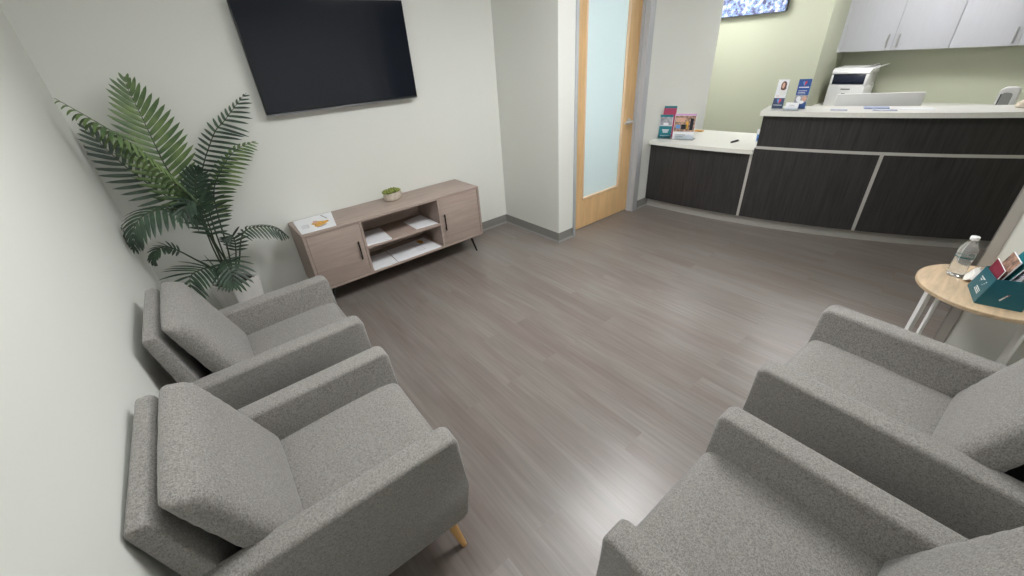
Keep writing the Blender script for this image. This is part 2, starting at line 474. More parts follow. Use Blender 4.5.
def blob(bm, P, cu, cv, ru, rv, mi, n=14, lift=.0002, irr=.0):
    vs = []
    for k in range(n):
        a = 2*PI*k/n; s = 1+irr*math.sin(3*a+1)+irr*.6*math.sin(5*a)
        q = bil(P, cu+ru*s*math.cos(a), cv+rv*s*math.sin(a)); q = q + (P[1]-P[0]).cross(P[3]-P[0]).normalized()*lift
        vs.append(bm.verts.new(q))
    f = bm.faces.new(vs); f.material_index = mi
def deco_top(bm, P):
    blob(bm, P, .60, .40, .22, .17, 1, irr=.2)
    blob(bm, P, .60, .24, .16, .08, 2, irr=.15, lift=.0001)
    blob(bm, P, .50, .56, .07, .10, 4, irr=.1, lift=.0004)
    quad(bm, [bil(P, .70, .92)+Vector((0,0,.0004)), bil(P, .72, .93)+Vector((0,0,.0004)), bil(P, .84, .62)+Vector((0,0,.0004)), bil(P, .82, .61)+Vector((0,0,.0004))], 3)
    for k in range(4): patch(bm, P, .10, .30, .3+k*.07, .32+k*.07, 2)
sheet('magazine', 'open white magazine with an orange picture on top of the taupe cabinet', 'magazine',
      [(-2.275, -.39), (-2.015, -.405), (-1.935, -.02), (-2.25, -.02)], .67, [M_paper, M_orange, M_photo2, M_dark, M_skin], extra=deco_top)
sheet('paper_stack', 'white papers at the left end of the middle shelf of the taupe cabinet', 'papers',
      [(-1.825, -.405), (-1.605, -.425), (-1.575, -.10), (-1.80, -.08)], .425, M_paper, 'white papers on the cabinet shelves', .012)
sheet('paper_stack', 'white papers at the right end of the middle shelf of the taupe cabinet', 'papers',
      [(-1.345, -.385), (-1.13, -.405), (-1.135, -.07), (-1.345, -.12)], .425, M_paper, 'white papers on the cabinet shelves', .006)
sheet('paper_stack', 'white papers at the left end of the bottom shelf of the taupe cabinet', 'papers',
      [(-1.82, -.425), (-1.602, -.425), (-1.585, -.13), (-1.80, -.13)], .195, M_paper, 'white papers on the cabinet shelves', .010)
def deco_map(bm, P):
    blob(bm, P, .80, .78, .06, .16, 1, irr=.1)
    for k in range(5): patch(bm, P, .55, .72, .2+k*.1, .215+k*.1, 2)
sheet('newspaper', 'wide white printed newspaper with an orange spot on the bottom shelf', 'newspaper',
      [(-1.592, -.425), (-1.145, -.425), (-1.16, -.10), (-1.572, -.12)], .195, [M_paper, M_orange, M_photo2], extra=deco_map, th=.008)

# succulent bowl
sp = thing('succulent_planter', 'small oval cream stone bowl of green succulents on the taupe cabinet', 'plant', (-1.405, -.14, .67), .25)
sp.scale = (1.22, 1.22, 1.22)
bm = bmesh.new()
lathe(bm, [(.040, 0), (.052, .006), (.058, .03), (.055, .058), (.048, .058), (.046, .045), (.001, .045)], 28, sx=1.25, sy=.8)
link('bowl', bm, M_stone, sp)
bm = bmesh.new(); tube(bm, [(.068, 0, .012), (.085, 0, .012), (.088, 0, .03), (.078, 0, .048)], .006, 8)
link('side_handle', bm, M_stone, sp)
for (x, y, s) in ((-.032, 0, 1.35), (.016, .004, 1.35), (.046, -.004, .9)):
    bm = bmesh.new()
    for ring, (n, r, tilt, L) in enumerate(((9, .005, .35, .032), (7, .004, .8, .028), (5, .002, 1.2, .022))):
        for k in range(n):
            a = 2*PI*k/n + ring*.4; d = Vector((math.cos(a), math.sin(a), 0)); up = Vector((0, 0, 1))
            D = (d*math.cos(tilt) + up*math.sin(tilt)); base = d*r
            tube(bm, [base, base+D*L*.5*s, base+D*L*.85*s, base+D*L*s], [.004*s, .008*s, .005*s, .0008], 6)
    link('rosette', bm, M_succ, sp, loc=(x, y, .056))

# ------------------------------------------------------------------ palm
def catmull(pts, n):
    P = [Vector(p) for p in pts]; P = [P[0]*2-P[1]] + P + [P[-1]*2-P[-2]]
    out = []
    for i in range(1, len(P)-2):
        for k in range(n):
            t = k/n
            a, b, c, d = P[i-1], P[i], P[i+1], P[i+2]
            out.append(.5*((2*b)+(c-a)*t+(2*a-5*b+4*c-d)*t*t+(3*b-a-3*c+d)*t**3))
    out.append(P[-2]); return out
palm = thing('potted_palm', 'artificial palm with arching green fronds in a white square planter', 'plant', (-2.80, -.222, 0))
PO = Vector((-2.80, -.222, 0))
def frustum(r0, z0, r1, z1, mi=0, bm=None):
    bm = bm or bmesh.new(); an = math.radians(33.5)
    def sq(r, z): return [bm.verts.new((r*math.cos(an+PI/4+k*PI/2), r*math.sin(an+PI/4+k*PI/2), z)) for k in range(4)]
    return bm, sq
bm, sq = frustum(0, 0, 0, 0)
rs = [sq(r, z) for r, z in ((.115, 0), (.166, .42), (.152, .42), (.145, .34))]
bm.faces.new(rs[0])
for a, b in zip(rs, rs[1:]):
    for k in range(4): bm.faces.new((a[k], a[(k+1) % 4], b[(k+1) % 4], b[k]))
bm.faces.new(rs[-1])
link('planter', bm, M_pot, palm, smooth=False)
bm, sq = frustum(0, 0, 0, 0); a = sq(.149, .385); b = sq(.149, .405)
bm.faces.new(a); bm.faces.new(b)
for k in range(4): bm.faces.new((a[k], a[(k+1) % 4], b[(k+1) % 4], b[k]))
link('soil', bm, M_soil, palm)
def frond(pts, t0, Lmax, N, m, fold=.35, npair=22, w=.011, droop=.25, fwd=.75, left=1, right=1, seed=0):
    rnd = random.Random(seed)
    path = catmull([(-2.80+rnd.uniform(-.03, .03), -.222+rnd.uniform(-.03, .03), .39)] + pts, 8)
    path = [p-PO for p in path]
    n = len(path); N = Vector(N).normalized()
    bm = bmesh.new()
    tube(bm, path, [.0065*(1-.8*i/(n-1)) for i in range(n)], 6, mi=1)
    cum = [0]
    for a, b in zip(path, path[1:]): cum.append(cum[-1]+(b-a).length)
    tot = cum[-1]
    def at(s):
        s *= tot
        for i in range(n-1):
            if cum[i+1] >= s:
                f = (s-cum[i])/max(1e-6, cum[i+1]-cum[i]); return path[i].lerp(path[i+1], f), (path[i+1]-path[i]).normalized()
        return path[-1], (path[-1]-path[-2]).normalized()
    for k in range(npair):
        u = (k+.5)/npair; s = t0+(1-t0)*u*.985
        p, T_ = at(s)
        L0 = Lmax*(.55+.9*u-1.25*u*u+ .25*math.sin(PI*u))*(1 if u < .9 else .85)
        S = T_.cross(N).normalized()
        for sd, sc in ((-1, left), (1, right)):
            if not sc: continue
            L_ = L0*sc*rnd.uniform(.92, 1.08); ff = fwd*(.55+.9*u)+1.4*u**5; wk = w*min(1, .45+.75*L0/Lmax)
            D = (S*sd + T_*ff + N*(fold)).normalized()
            Wd = (T_ - D*T_.dot(D)).normalized()
            prev = None; q = Vector(p)
            K = 6; up = N.cross(D)
            for j in range(K+1):
                v = j/K
                ww = wk*(.35+1.0*math.sin(PI*min(1, v*.8+.12)))*(1 if v < 1 else .05)*(1-.35*v)
                cur = (bm.verts.new(q-Wd*ww), bm.verts.new(q+Wd*ww*.0 - D.cross(Wd)*ww*.35), bm.verts.new(q+Wd*ww))
                if prev:
                    for a_ in (0, 1):
                        bm.faces.new((prev[a_], prev[a_+1], cur[a_+1], cur[a_]))
                prev = cur
                D = (D + Vector((0, 0, -1))*droop/K*1.1 + T_*.04).normalized()
                q = q + D*L_/K
    # keep every leaflet on the room side of the walls
    for v in bm.verts:
        if v.co.x + PO.x < XL+.012: v.co.x = XL+.012-PO.x + .02*rnd.random()
        if v.co.y + PO.y > -.012: v.co.y = -.012-PO.y
    return link('frond', bm, [m, M_stem], palm, angle=60)
F1=[(-2.813,-.22,.867),(-2.847,-.22,1.089),(-2.867,-.22,1.276),(-2.868,-.2,1.433),(-2.865,-.18,1.569),(-2.866,-.16,1.711),(-2.856,-.15,1.789)]
F2=[(-2.809,-.28,.785),(-2.806,-.3,.978),(-2.85,-.36,1.182),(-2.939,-.42,1.417),(-3.043,-.46,1.574),(-3.155,-.48,1.713)]
F3=[(-2.812,-.2,.786),(-2.833,-.2,.962),(-2.943,-.16,1.1),(-3.048,-.12,1.279),(-3.116,-.1,1.452),(-3.146,-.1,1.563)]
F4=[(-2.814,-.3,.777),(-2.831,-.35,.927),(-2.898,-.42,1.045),(-3.032,-.5,1.088),(-3.131,-.55,1.031),(-3.18,-.57,.909)]
F5=[(-2.934,-.3,.651),(-3.032,-.35,.807),(-3.084,-.4,.841),(-3.142,-.42,.798),(-3.145,-.42,.743)]
F6=[(-2.87,-.33,.59),(-2.949,-.42,.638),(-3.013,-.5,.634),(-3.046,-.56,.521)]
F7=[(-2.806,-.3,.604),(-2.784,-.38,.623),(-2.789,-.45,.571),(-2.819,-.5,.475)]
F8=[(-2.721,-.25,.555),(-2.652,-.25,.709),(-2.583,-.25,.774),(-2.444,-.25,.747),(-2.35,-.27,.64)]
F8b=[(-2.727,-.22,.58),(-2.691,-.22,.697),(-2.696,-.24,.76),(-2.743,-.27,.73)]
F9=[(-2.786,-.2,.659),(-2.76,-.15,.908),(-2.721,-.12,1.143),(-2.548,-.1,1.403),(-2.451,-.09,1.484),(-2.337,-.08,1.578),(-2.259,-.08,1.639)]
F10=[(-2.752,-.2,.647),(-2.717,-.18,.903),(-2.676,-.17,1.072),(-2.559,-.15,1.217),(-2.445,-.14,1.303),(-2.313,-.14,1.335)]
F11=[(-2.815,-.3,.662),(-2.794,-.35,.874),(-2.789,-.4,1.045),(-2.842,-.48,1.089),(-2.917,-.54,1.015)]
frond(F1, .42, .235, (0, -1, .1), M_leaf1, .25, 22, .0125, .08, .55, seed=1)
frond(F2, .48, .17, (.3, .1, 1), M_leaf1, .0, 24, .011, 1.7, .5, seed=2)
frond(F3, .44, .19, (.3, -1, .2), M_leaf2, .1, 18, .010, .1, .6, seed=3)
frond(F4, .50, .20, (-.1, -.5, 1), M_leaf2, .05, 16, .011, .9, .6, seed=4)
frond(F5, .62, .08, (0, -.6, 1), M_leaf2, .0, 12, .008, .6, .8, seed=5)
frond(F6, .38, .20, (-.1, -.7, .9), M_leaf2, .05, 12, .009, .35, .5, seed=6)
frond(F7, .36, .19, (.1, -.8, .8), M_leaf2, .05, 12, .010, .45, .5, seed=7)
frond(F8, .52, .13, (0, -.5, 1), M_leaf2, .0, 15, .007, 1.2, .5, seed=8)
frond(F8b, .55, .11, (0, -.8, .4), M_leaf2, .1, 9, .008, .4, .5, seed=9)
frond(F9, .42, .19, (-.5, -.75, -.1), M_leaf2, .25, 24, .008, .30, .40, left=.40, right=1.1, seed=10)
frond(F10, .42, .17, (-.5, -.7, .3), M_leaf1, .2, 20, .009, .45, .45, left=.4, right=1.1, seed=11)
frond(F11, .48, .18, (-.1, -.8, .6), M_leaf2, .1, 14, .010, .45, .6, seed=12)
F12=[(-2.83,-.25,.70),(-2.80,-.25,1.02),(-2.74,-.26,1.20),(-2.70,-.30,1.26)]
frond(F12, .55, .13, (-.2, -1, .2), M_leaf2, .1, 15, .010, .3, .6, seed=13)

# ------------------------------------------------------------------ armchairs
def pillow_bm():
    """loose back cushion, local frame of the chair"""
    bm = bmesh.new(); NU, NV, NW = 20, 20, 4
    FB, FT, BT, BB = Vector((-.500, 0, .452)), Vector((-.652, 0, .876)), Vector((-.737, 0, .904)), Vector((-.612, 0, .455))
    HW, r = .273, .028
    def shape(u, v, w):          # each -1..1
        Y = HW*u
        f = FB.lerp(FT, (v+1)/2); b = BB.lerp(BT, (v+1)/2); c = (f+b)/2; h = (f-b)/2; ht = h.length; hn = h.normalized()
        upv = (FT-FB+BT-BB).normalized(); hv = (FT-FB+BT-BB).length/4
        # rounded-box offset
        q = Vector((u*HW, v*hv, w*ht)); inn = Vector((max(-HW+r, min(HW-r, q.x)), max(-hv+r, min(hv-r, q.y)), max(-ht+min(r, ht*.95), min(ht-min(r, ht*.95), q.z))))
        d = q-inn
        if d.length > 1e-7: q = inn + d.normalized()*min(r, max(abs(d.x), abs(d.y), abs(d.z)))
        puff = .016*(1-u**4)*(1-v**4)*w
        pk = .0022*math.sin(v*30)*(abs(u)**8) + .002*math.sin(u*34)*(max(0, v)**10)
        side = .006*(1-v*v)*(1 if u > .99 else (-1 if u < -.99 else 0))
        return c + hn*(q.z+puff+pk*w) + upv*(q.y-v*hv) + Vector((0, q.x+side, 0))
    cache = {}
    def V(i, j, k):
        if (i, j, k) not in cache:
            e = lambda t: math.copysign(abs(t)**.8, t)
            cache[(i, j, k)] = bm.verts.new(shape(e(-1+2*i/NU), e(-1+2*j/NV), -1+2*k/NW))
        return cache[(i, j, k)]
    for i in range(NU):
        for j in range(NV):
            for k in (0, NW): bm.faces.new((V(i, j, k), V(i+1, j, k), V(i+1, j+1, k), V(i, j+1, k)))
    for i in range(NU):
        for k in range(NW):
            for j in (0, NV): bm.faces.new((V(i, j, k), V(i+1, j, k), V(i+1, j, k+1), V(i, j, k+1)))
    for j in range(NV):
        for k in range(NW):
            for i in (0, NU): bm.faces.new((V(i, j, k), V(i, j+1, k), V(i, j+1, k+1), V(i, j, k+1)))
    return bm

def make_chair(label):
    t = thing('armchair', label, 'armchair', group='grey fabric armchairs')
    W2, ta, ha, hs = .355, .092, .632, .455
    for s in (-1, 1):
        y0, y1 = (s*W2, s*(W2-ta)) if s < 0 else (W2-ta, W2)
        bm = bmesh.new()
        prism(bm, [(-.785, .58), (-.765, ha-.016), (-.02, ha), (.006, ha-.022), (.012, .36), (-.004, .195), (-.03, .174), (-.64, .174), (-.69, .2)], min(y0, y1), max(y0, y1), 'y', bev=.036, seg=5)
        for v in bm.verts:      # the inner face swells towards the seat
            if abs(v.co.y) < W2-ta*.5: v.co.y -= s*.022*min(1, max(0, (ha-.02-v.co.z)/.2))
        link('arm', bm, M_fab, t, angle=80)
    bm = bmesh.new()
    prism(bm, [(-.63, .262), (-.63, .435), (-.56, hs-.004), (-.3, hs+.010), (-.07, hs+.016), (-.012, hs+.010), (.014, hs-.03), (.014, .30), (-.002, .262)], -(W2-ta)+.001, W2-ta-.001, 'y', bev=.018, seg=4)
    link('seat_cushion', bm, M_fab, t, angle=80)
    bm = bmesh.new(); box(bm, -.66, -.012, -(W2-ta)-.01, W2-ta+.01, .185, .262, bev=.008)
    link('base', bm, M_fab, t)
    bm = bmesh.new()
    prism(bm, [(-.752, .862), (-.765, .876), (-.800, .876), (-.807, .86), (-.735, .30), (-.715, .20), (-.655, .20), (-.66, .30)], -.276, .276, 'y', bev=.014, seg=3)
    link('backrest', bm, M_fab, t, angle=70)
    link('back_cushion', pillow_bm(), M_fab, t, angle=80)
    for (x, y, dx, dy) in ((-.085, -.295, .03, -.05), (-.085, .295, .03, .05), (-.60, -.285, -.035, -.045), (-.60, .285, -.035, .045)):
        bm = bmesh.new()
        tube(bm, [(x, y, .19), (x+dx*.6, y+dy*.6, .07), (x+dx, y+dy, 0)], [.022, .0165, .012], 16)
        link('leg', bm, M_leg, t)
    return t
c0 = make_chair('grey armchair against the left wall beside the potted palm')
c0.location = (-2.359, -1.448, 0); c0.rotation_euler.z = -.026
for x, y, a, lab in ((-2.393, -2.404, -.033, 'grey armchair against the left wall, nearest the camera on the left'),
                     (-.968, -3.310, 1.52, 'grey armchair beside the round oak side table'),
                     (-1.930, -3.301, 1.556, 'grey armchair at the bottom right of the photo, farther from the side table')):
    c = copy_tree(c0); c.location = (x, y, 0); c.rotation_euler.z = a; c['label'] = lab

# ------------------------------------------------------------------ side table
TZ = .62
st = thing('side_table', 'round light oak side table with white metal legs', 'table', (.035, -3.805, 0))
bm = bmesh.new(); lathe(bm, [(.270, TZ-.024), (.2765, TZ-.020), (.2775, TZ-.004), (.274, TZ)], 72)
link('tabletop', bm, M_oak, st)
legs = [(.08, .198), (-.14, .155), (.12, -.165), (-.12, -.15)]
for k, (x, y) in enumerate(legs):
    bm = bmesh.new(); r = (.017, .010, .010, .013)[k]
    d = Vector((x, y, 0)).normalized()
    tube(bm, [(x, y, TZ-.026), (x+d.x*.02, y+d.y*.006, 0)], [r, r*.9], 4)
    link('leg', bm, M_legwhite, st)
for i, j in ((0, 2), (1, 3)):
    bm = bmesh.new(); tube(bm, [(legs[i][0], legs[i][1], TZ-.034), (legs[j][0], legs[j][1], TZ-.034)], .009, 4)
    link('crossbar', bm, M_legwhite, st)

# water bottle
wb = thing('water_bottle', 'clear plastic water bottle with a white cap on the round side table', 'bottle', (.103, -3.660, TZ))
wb.scale = (1.12, 1.12, 1.04)
bm = bmesh.new()
prof = [(.001, .004), (.022, .001), (.029, .004), (.031, .012)]   # body of the bottle
for k in range(7):
    z = .018+k*.0125; prof += [(.0315, z), (.0292, z+.005)]
prof += [(.0315, .108), (.0315, .138), (.030, .150), (.022, .172), (.0135, .186), (.0125, .196), (.012, .199)]
lathe(bm, prof, 32, close=False)
link('body', bm, M_pet, wb, angle=80)
bm = bmesh.new(); lathe(bm, [(.0318, .104), (.0322, .104), (.0322, .109), (.0318, .109)], 32, close=False)
link('label_band', bm, M_label, wb)
bm = bmesh.new(); lathe(bm, [(.0145, .192), (.0155, .193), (.0155, .207), (.014, .209), (.001, .209)], 28, close=False)
link('cap', bm, M_white, wb)

# teal brochure box
def basis(o, x, y, z):  # helper to place points in a local frame
    return lambda a, b, c: Vector(o)+Vector(x)*a+Vector(y)*b+Vector(z)*c
bb = thing('brochure_box', 'teal cardboard brochure box with white lettering on the round side table', 'brochure holder', (-.172, -3.763, TZ))
# local: origin = near left bottom corner; long side runs (.03,-.15)/.153, depth runs (.18,.045)
ux = Vector((.034, -.145, 0)); uy = Vector((.188, .043, 0)); lean = Vector((0, -.024, 0))
zz = Vector((0, 0, 1)); p = .003
o0 = Vector((0, 0, 0)); A = o0; Bc = o0+ux; Cc = o0+ux+uy; Dd = o0+uy
At = A+lean+zz*.135; Bt = Bc+zz*.145; Ct = Cc+zz*.16; Dt = Dd+lean+zz*.115
bm = bmesh.new()
def panel(bm, a, b, c, d, th=.002, mi=0):
    n = (b-a).cross(d-a).normalized()*th
    f = [bm.verts.new(v) for v in (a, b, c, d)]; g = [bm.verts.new(v+n) for v in (a, b, c, d)]
    bm.faces.new(f[::-1]).material_index = mi; bm.faces.new(g).material_index = mi
    for i in range(4): bm.faces.new((f[i], f[(i+1) % 4], g[(i+1) % 4], g[i])).material_index = mi
panel(bm, A, Bc, Bt, At); panel(bm, Dd, A, At, Dt); panel(bm, Bc, Cc, Ct, Bt); panel(bm, Cc, Dd, Dt, Ct); panel(bm, A, Bc, Cc, Dd)
link('box', bm, M_tealdk, bb, smooth=False)
bm = bmesh.new()
P = [v+Vector((-.0027, .012, 0))*.22 for v in (Dd, A, At, Dt)]
nrm = (A-Dd).cross(Dt-Dd).normalized()
if nrm.y < 0: nrm = -nrm
P = [v+nrm*.0027 for v in (A, Dd, Dt, At)]
for k, (u0, u1, v0, v1) in enumerate(((.25, .75, .66, .71), (.3, .7, .58, .62), (.35, .65, .51, .54), (.22, .62, .34, .37), (.22, .56, .28, .31), (.22, .6, .22, .25))):
    patch(bm, P, u0, u1, v0, v1, 0)
link('lettering', bm, M_white, bb, smooth=False)
bm = bmesh.new(); nrm = (Bc-A).cross(At-A).normalized()
if nrm.x > 0: nrm = -nrm
P = [v+nrm*.0032 for v in (A, Bc, Bt, At)]
quad(bm, [bil(P, .40, .28), bil(P, .44, .24), bil(P, .53, .46), bil(P, .50, .49)], 0)
quad(bm, [bil(P, .47, .40), bil(P, .48, .38), bil(P, .56, .50), bil(P, .55, .52)], 1)
link('printed_mark', bm, [M_white, M_red], bb, smooth=False)
bo = Vector((-.172, -3.763, TZ))
def leaflet_book(label, a0, b0, wdt, hgt, th, col, tiltv, name='brochure', grp='brochures in the teal box', z0=.006, cat='brochure'):
    """upright booklet standing in the box: a0 along ux (0..1), b0 along uy (0..1)"""
    o = bo + ux*a0 + uy*b0 + zz*z0
    X = uy.normalized()*wdt; Tk = ux.normalized()*th; Z = (zz + ux.normalized()*tiltv).normalized()*hgt
    bm = bmesh.new()
    v = [bm.verts.new(q) for q in (Vector((0,0,0)), X, X+Tk, Tk, Z, X+Z, X+Tk+Z, Tk+Z)]
    for k, f in enumerate(((0,3,2,1),(4,5,6,7),(0,1,5,4),(1,2,6,5),(2,3,7,6),(3,0,4,7))):
        fc = bm.faces.new([v[i] for i in f]); fc.material_index = 1 if k == 2 else (1 if k == 4 else 0)
    ob = link(name, bm, [M_paper, col], smooth=False, loc=o)
    return tag(ob, label, cat, grp)
leaflet_book('maroon brochure at the front of the teal box', .07, .10, .15, .165, .004, M_maroon, .16)
leaflet_book('brochure with a dark picture cover behind the maroon one in the teal box', .14, .22, .13, .21, .006, M_photo, .25)
leaflet_book('brochure with a teal cover in the middle of the teal box', .25, .2, .14, .235, .005, M_teal, .30)
leaflet_book('thick white magazine in the middle of the teal box', .36, .12, .16, .245, .010, M_photo2, .30)
leaflet_book('white leaflet beside the red pen in the teal box', .52, .12, .15, .23, .008, M_white, .28)
leaflet_book('rearmost brochure with a dark cover in the teal box', .70, .15, .15, .22, .006, M_dark, .22)
bm = bmesh.new(); tube(bm, [(0, 0, 0), (.02, -.07, .14)], .0035, 8)
o = link('pen', bm, M_red, loc=bo+ux*.84+uy*.03+zz*.075); tag(o, 'thin red pen leaning out of the teal brochure box', 'pen')
# crumpled tissue / white cards left of the box
bm = bmesh.new(); rnd = random.Random(3); G = 10; g = []
for i in range(G+1):
    g.append([bm.verts.new(((i/G-.5)*.085, (j/G-.5)*.07, .004+.075*math.exp(-((i/G-.5)**2+(j/G-.5)**2)*5)*(.75+.35*rnd.random()))) for j in range(G+1)])
for i in range(G):
    for j in range(G): bm.faces.new((g[i][j], g[i+1][j], g[i+1][j+1], g[i][j+1]))
bot = bm.verts.new((0, 0, .0))
rim = [g[i][0] for i in range(G)] + [g[G][j] for j in range(G)] + [g[i][G] for i in range(G, 0, -1)] + [g[0][j] for j in range(G, 0, -1)]
for a, b in zip(rim, rim[1:]+rim[:1]): bm.faces.new((a, b, bot))
o = link('tissue', bm, M_tissue, smooth=False, loc=(.085, -3.728, TZ)); tag(o, 'crumpled white tissue between the bottle and the teal box', 'tissue')

# ------------------------------------------------------------------ reception desk
CXd, CYd, Rd = 6.82, -.90, 5.30
def arcp(off, y):        # point on the desk front at a given y, moved inwards by off
    a = math.asin((CYd-y)/Rd); r = Rd-off
    return (CXd-r*math.cos(a), CYd-r*math.sin(a))
def arc_slab(bm, o0, o1, y0, y1, z0, z1, n=24, mi=0):
    ys = [y0+(y1-y0)*i/n for i in range(n+1)]
    A = [arcp(o0, y) for y in ys]; B = [arcp(o1, y) for y in ys]
    fa = [bm.verts.new((*p, z0)) for p in A]; fb = [bm.verts.new((*p, z1)) for p in A]
    ba = [bm.verts.new((*p, z0)) for p in B]; bb_ = [bm.verts.new((*p, z1)) for p in B]
    for i in range(n):
        for q in ((fa[i], fa[i+1], fb[i+1], fb[i]), (bb_[i], bb_[i+1], ba[i+1], ba[i]), (fb[i], fb[i+1], bb_[i+1], bb_[i]), (fa[i+1], fa[i], ba[i], ba[i+1])):
            bm.faces.new(q).material_index = mi
    for i in (0, n): bm.faces.new((fa[i], fb[i], bb_[i], ba[i])).material_index = mi
YE = -4.62
rd = thing('reception_desk', 'curved dark wood reception desk with pale metal strips and a raised section', 'desk')
bm = bmesh.new(); arc_slab(bm, 0, .10, -.885, -1.948, .10, .747)
link('lower_panel', bm, M_desk, rd)
bm = bmesh.new(); arc_slab(bm, 0, .10, -1.972, -2.893, .10, .797)
link('raised_panel', bm, M_desk, rd)
bm = bmesh.new(); arc_slab(bm, 0, .10, -2.917, -3.85, .10, .797); 
link('raised_panel', bm, M_desk, rd)
bm = bmesh.new(); arc_slab(bm, 0, .10, -3.874, YE, .10, .797)
link('raised_panel', bm, M_desk, rd)
bm = bmesh.new(); arc_slab(bm, 0, .12, -1.985, YE, .823, 1.105, 36)
link('upper_panel', bm, M_desk, rd)
bm = bmesh.new(); arc_slab(bm, -.002, .05, -1.985, YE, .797, .823, 36)
link('metal_strip', bm, M_alu, rd)
for y in (-1.96, -2.905, -3.862):
    bm = bmesh.new(); arc_slab(bm, -.002, .05, y+.012, y-.012, .10, .747 if y > -2 else .797, 2)
    link('metal_strip', bm, M_alu, rd)
bm = bmesh.new(); arc_slab(bm, .042, .12, -.885, YE, 0, .10, 40)
link('toe_kick', bm, M_kick, rd)
bm = bmesh.new()   # low worktop, reaching behind the raised section
ys1 = [-.885-(1.975-.885)*i/14 for i in range(15)]; ys2 = [-1.975+(YE+.05+1.975)*i/24 for i in range(25)]
out = [arcp(-.045, y) for y in ys1] + [arcp(.13, y) for y in ys2] + [arcp(.88, y) for y in reversed(ys2)] + [arcp(.85, y) for y in reversed(ys1)]
prism(bm, out, .75, .79, 'z', bev=0)
ct = link('countertop', bm, M_quartz, angle=30); tag(ct, 'low white quartz worktop at the left end of the reception desk', 'countertop')
bm = bmesh.new()
ys = [-1.962+(YE+1.962)*i/36 for i in range(37)]
out = [arcp(-.055, y) for y in ys] + [arcp(.345, y) for y in reversed(ys)]
prism(bm, out, 1.105, 1.145, 'z')
ct = link('countertop', bm, M_quartz, angle=30); tag(ct, 'raised white quartz ledge on top of the reception desk', 'countertop')

# ------------------------------------------------------------------ brochures on the low worktop
def stand_card(name, label, cat, bl, br, hgt, mats, group=None, th=.002, lean=.12, deco=None, parent=None):
    """upright card whose front lower edge goes from bl to br (as seen); leans back"""
    bl = Vector(bl); br = Vector(br); X = br-bl; w = X.length; X.normalize(); up = Vector((0, 0, 1))
    back = up.cross(X)                      # away from the viewer
    if back.x < 0: back = -back
    Z = (up+back*lean).normalized()*hgt; n = X.cross(Z).normalized()
    if n.x > 0: n = -n
    bm = bmesh.new(); o = Vector((0, 0, 0)); Tk = -n*th
    q = [o, X*w, X*w+Z, Z]
    f = [bm.verts.new(v) for v in q]; g = [bm.verts.new(v+Tk) for v in q]
    bm.faces.new(f); bm.faces.new(g[::-1])
    for i in range(4): bm.faces.new((f[i], f[(i+1) % 4], g[(i+1) % 4], g[i]))
    if deco:
        P = [v+n*.0007 for v in q]; deco(bm, P, n)
    ob = link(name, bm, mats, parent, smooth=False, loc=bl)
    if not parent: tag(ob, label, cat, group)
    return ob
def pblob(bm, P, cu, cv, ru, rv, mi, n, lift=.0004, k0=0, k1=None, N=18):
    vs = []
    for k in range(N):
        a = 2*PI*k/N
        vs.append(bm.verts.new(bil(P, cu+ru*math.cos(a), cv+rv*math.sin(a))+n*lift))
    bm.faces.new(vs).material_index = mi
def heart(bm, P, n, cu, cv, s, asp, ml, mr, lift=.0005):
    # left half and right half of a heart-shaped mark
    for sd, mi in ((-1, ml), (1, mr)):
        pts = [(0, -1), (sd*.55, -.35), (sd*.95, .15), (sd*.95, .6), (sd*.6, .85), (sd*.2, .75), (0, .45)]
        bm.faces.new([bm.verts.new(bil(P, cu+a*s, cv+b*s*asp)+n*lift) for a, b in pts]).material_index = mi
def deco_teal(bm, P, n):
    patch(bm, P, 0, 1, 0, .52, 1); patch(bm, P, 0, 1, .90, 1, 1); patch(bm, P, .03, .97, .54, .90, 2)
    for k in range(3):
        q = [v+n*.0006 for v in P]; patch(bm, q, .25+.04*k, .8-.04*k, .34-.05*k, .37-.05*k, 3)
    q = [v+n*.0006 for v in P]; patch(bm, q, .15, .9, .10, .115, 3); patch(bm, q, .3, .7, .55, .66, 3)
stand_card('brochure', 'teal brochure with a photo band on the low worktop', 'brochure', (1.640, -.890, .795), (1.694, -1.018, .795), .25,
           [M_paper, M_teal, M_photo2, M_paper], 'brochures on the low worktop', deco=deco_teal)
def deco_pink(bm, P, n):
    patch(bm, P, 0, 1, 0, .93, 1)
stand_card('brochure', 'tall magenta brochure behind the teal one on the low worktop', 'brochure', (1.690, -.885, .795), (1.738, -1.020, .795), .335,
           [M_teal, M_pink], 'brochures on the low worktop', deco=deco_pink)
def deco_room(bm, P, n):
    patch(bm, P, 0, 1, .93, 1, 2); patch(bm, P, .02, .98, .30, .92, 1)
    q = [v+n*.0006 for v in P]
    patch(bm, q, .10, .30, .42, .56, 3); patch(bm, q, .35, .6, .40, .58, 4); patch(bm, q, .55, .68, .40, .70, 5); patch(bm, q, .75, .9, .36, .82, 4)
    patch(bm, q, .05, .5, .68, .85, 6); patch(bm, q, .1, .6, .16, .18, 7); patch(bm, q, .1, .5, .10, .12, 7)
stand_card('brochure', 'wide brochure with an interior photo and lilac top on the low worktop', 'brochure', (1.668, -1.055, .795), (1.752, -1.262, .795), .265,
           [M_paper, M_photo, M_lilac, M_sky, M_dark, M_orange, M_skin, M_grey], 'brochures on the low worktop', deco=deco_room)
bh = thing('brochure_stand', 'clear acrylic stand holding the brochures on the low worktop', 'brochure holder', (0, 0, 0))
def acr(bl, br, hgt, lean=.12, th=.0025, parent=None, nm='clear_panel'):
    return stand_card(nm, None, None, bl, br, hgt, [M_acr], th=th, lean=lean, parent=parent)
acr((1.626, -.886, .792), (1.728, -1.272, .792), .05, parent=bh, nm='front_lip')
acr((1.735, -.895, .792), (1.82, -1.20, .792), .17, parent=bh, nm='back_panel')
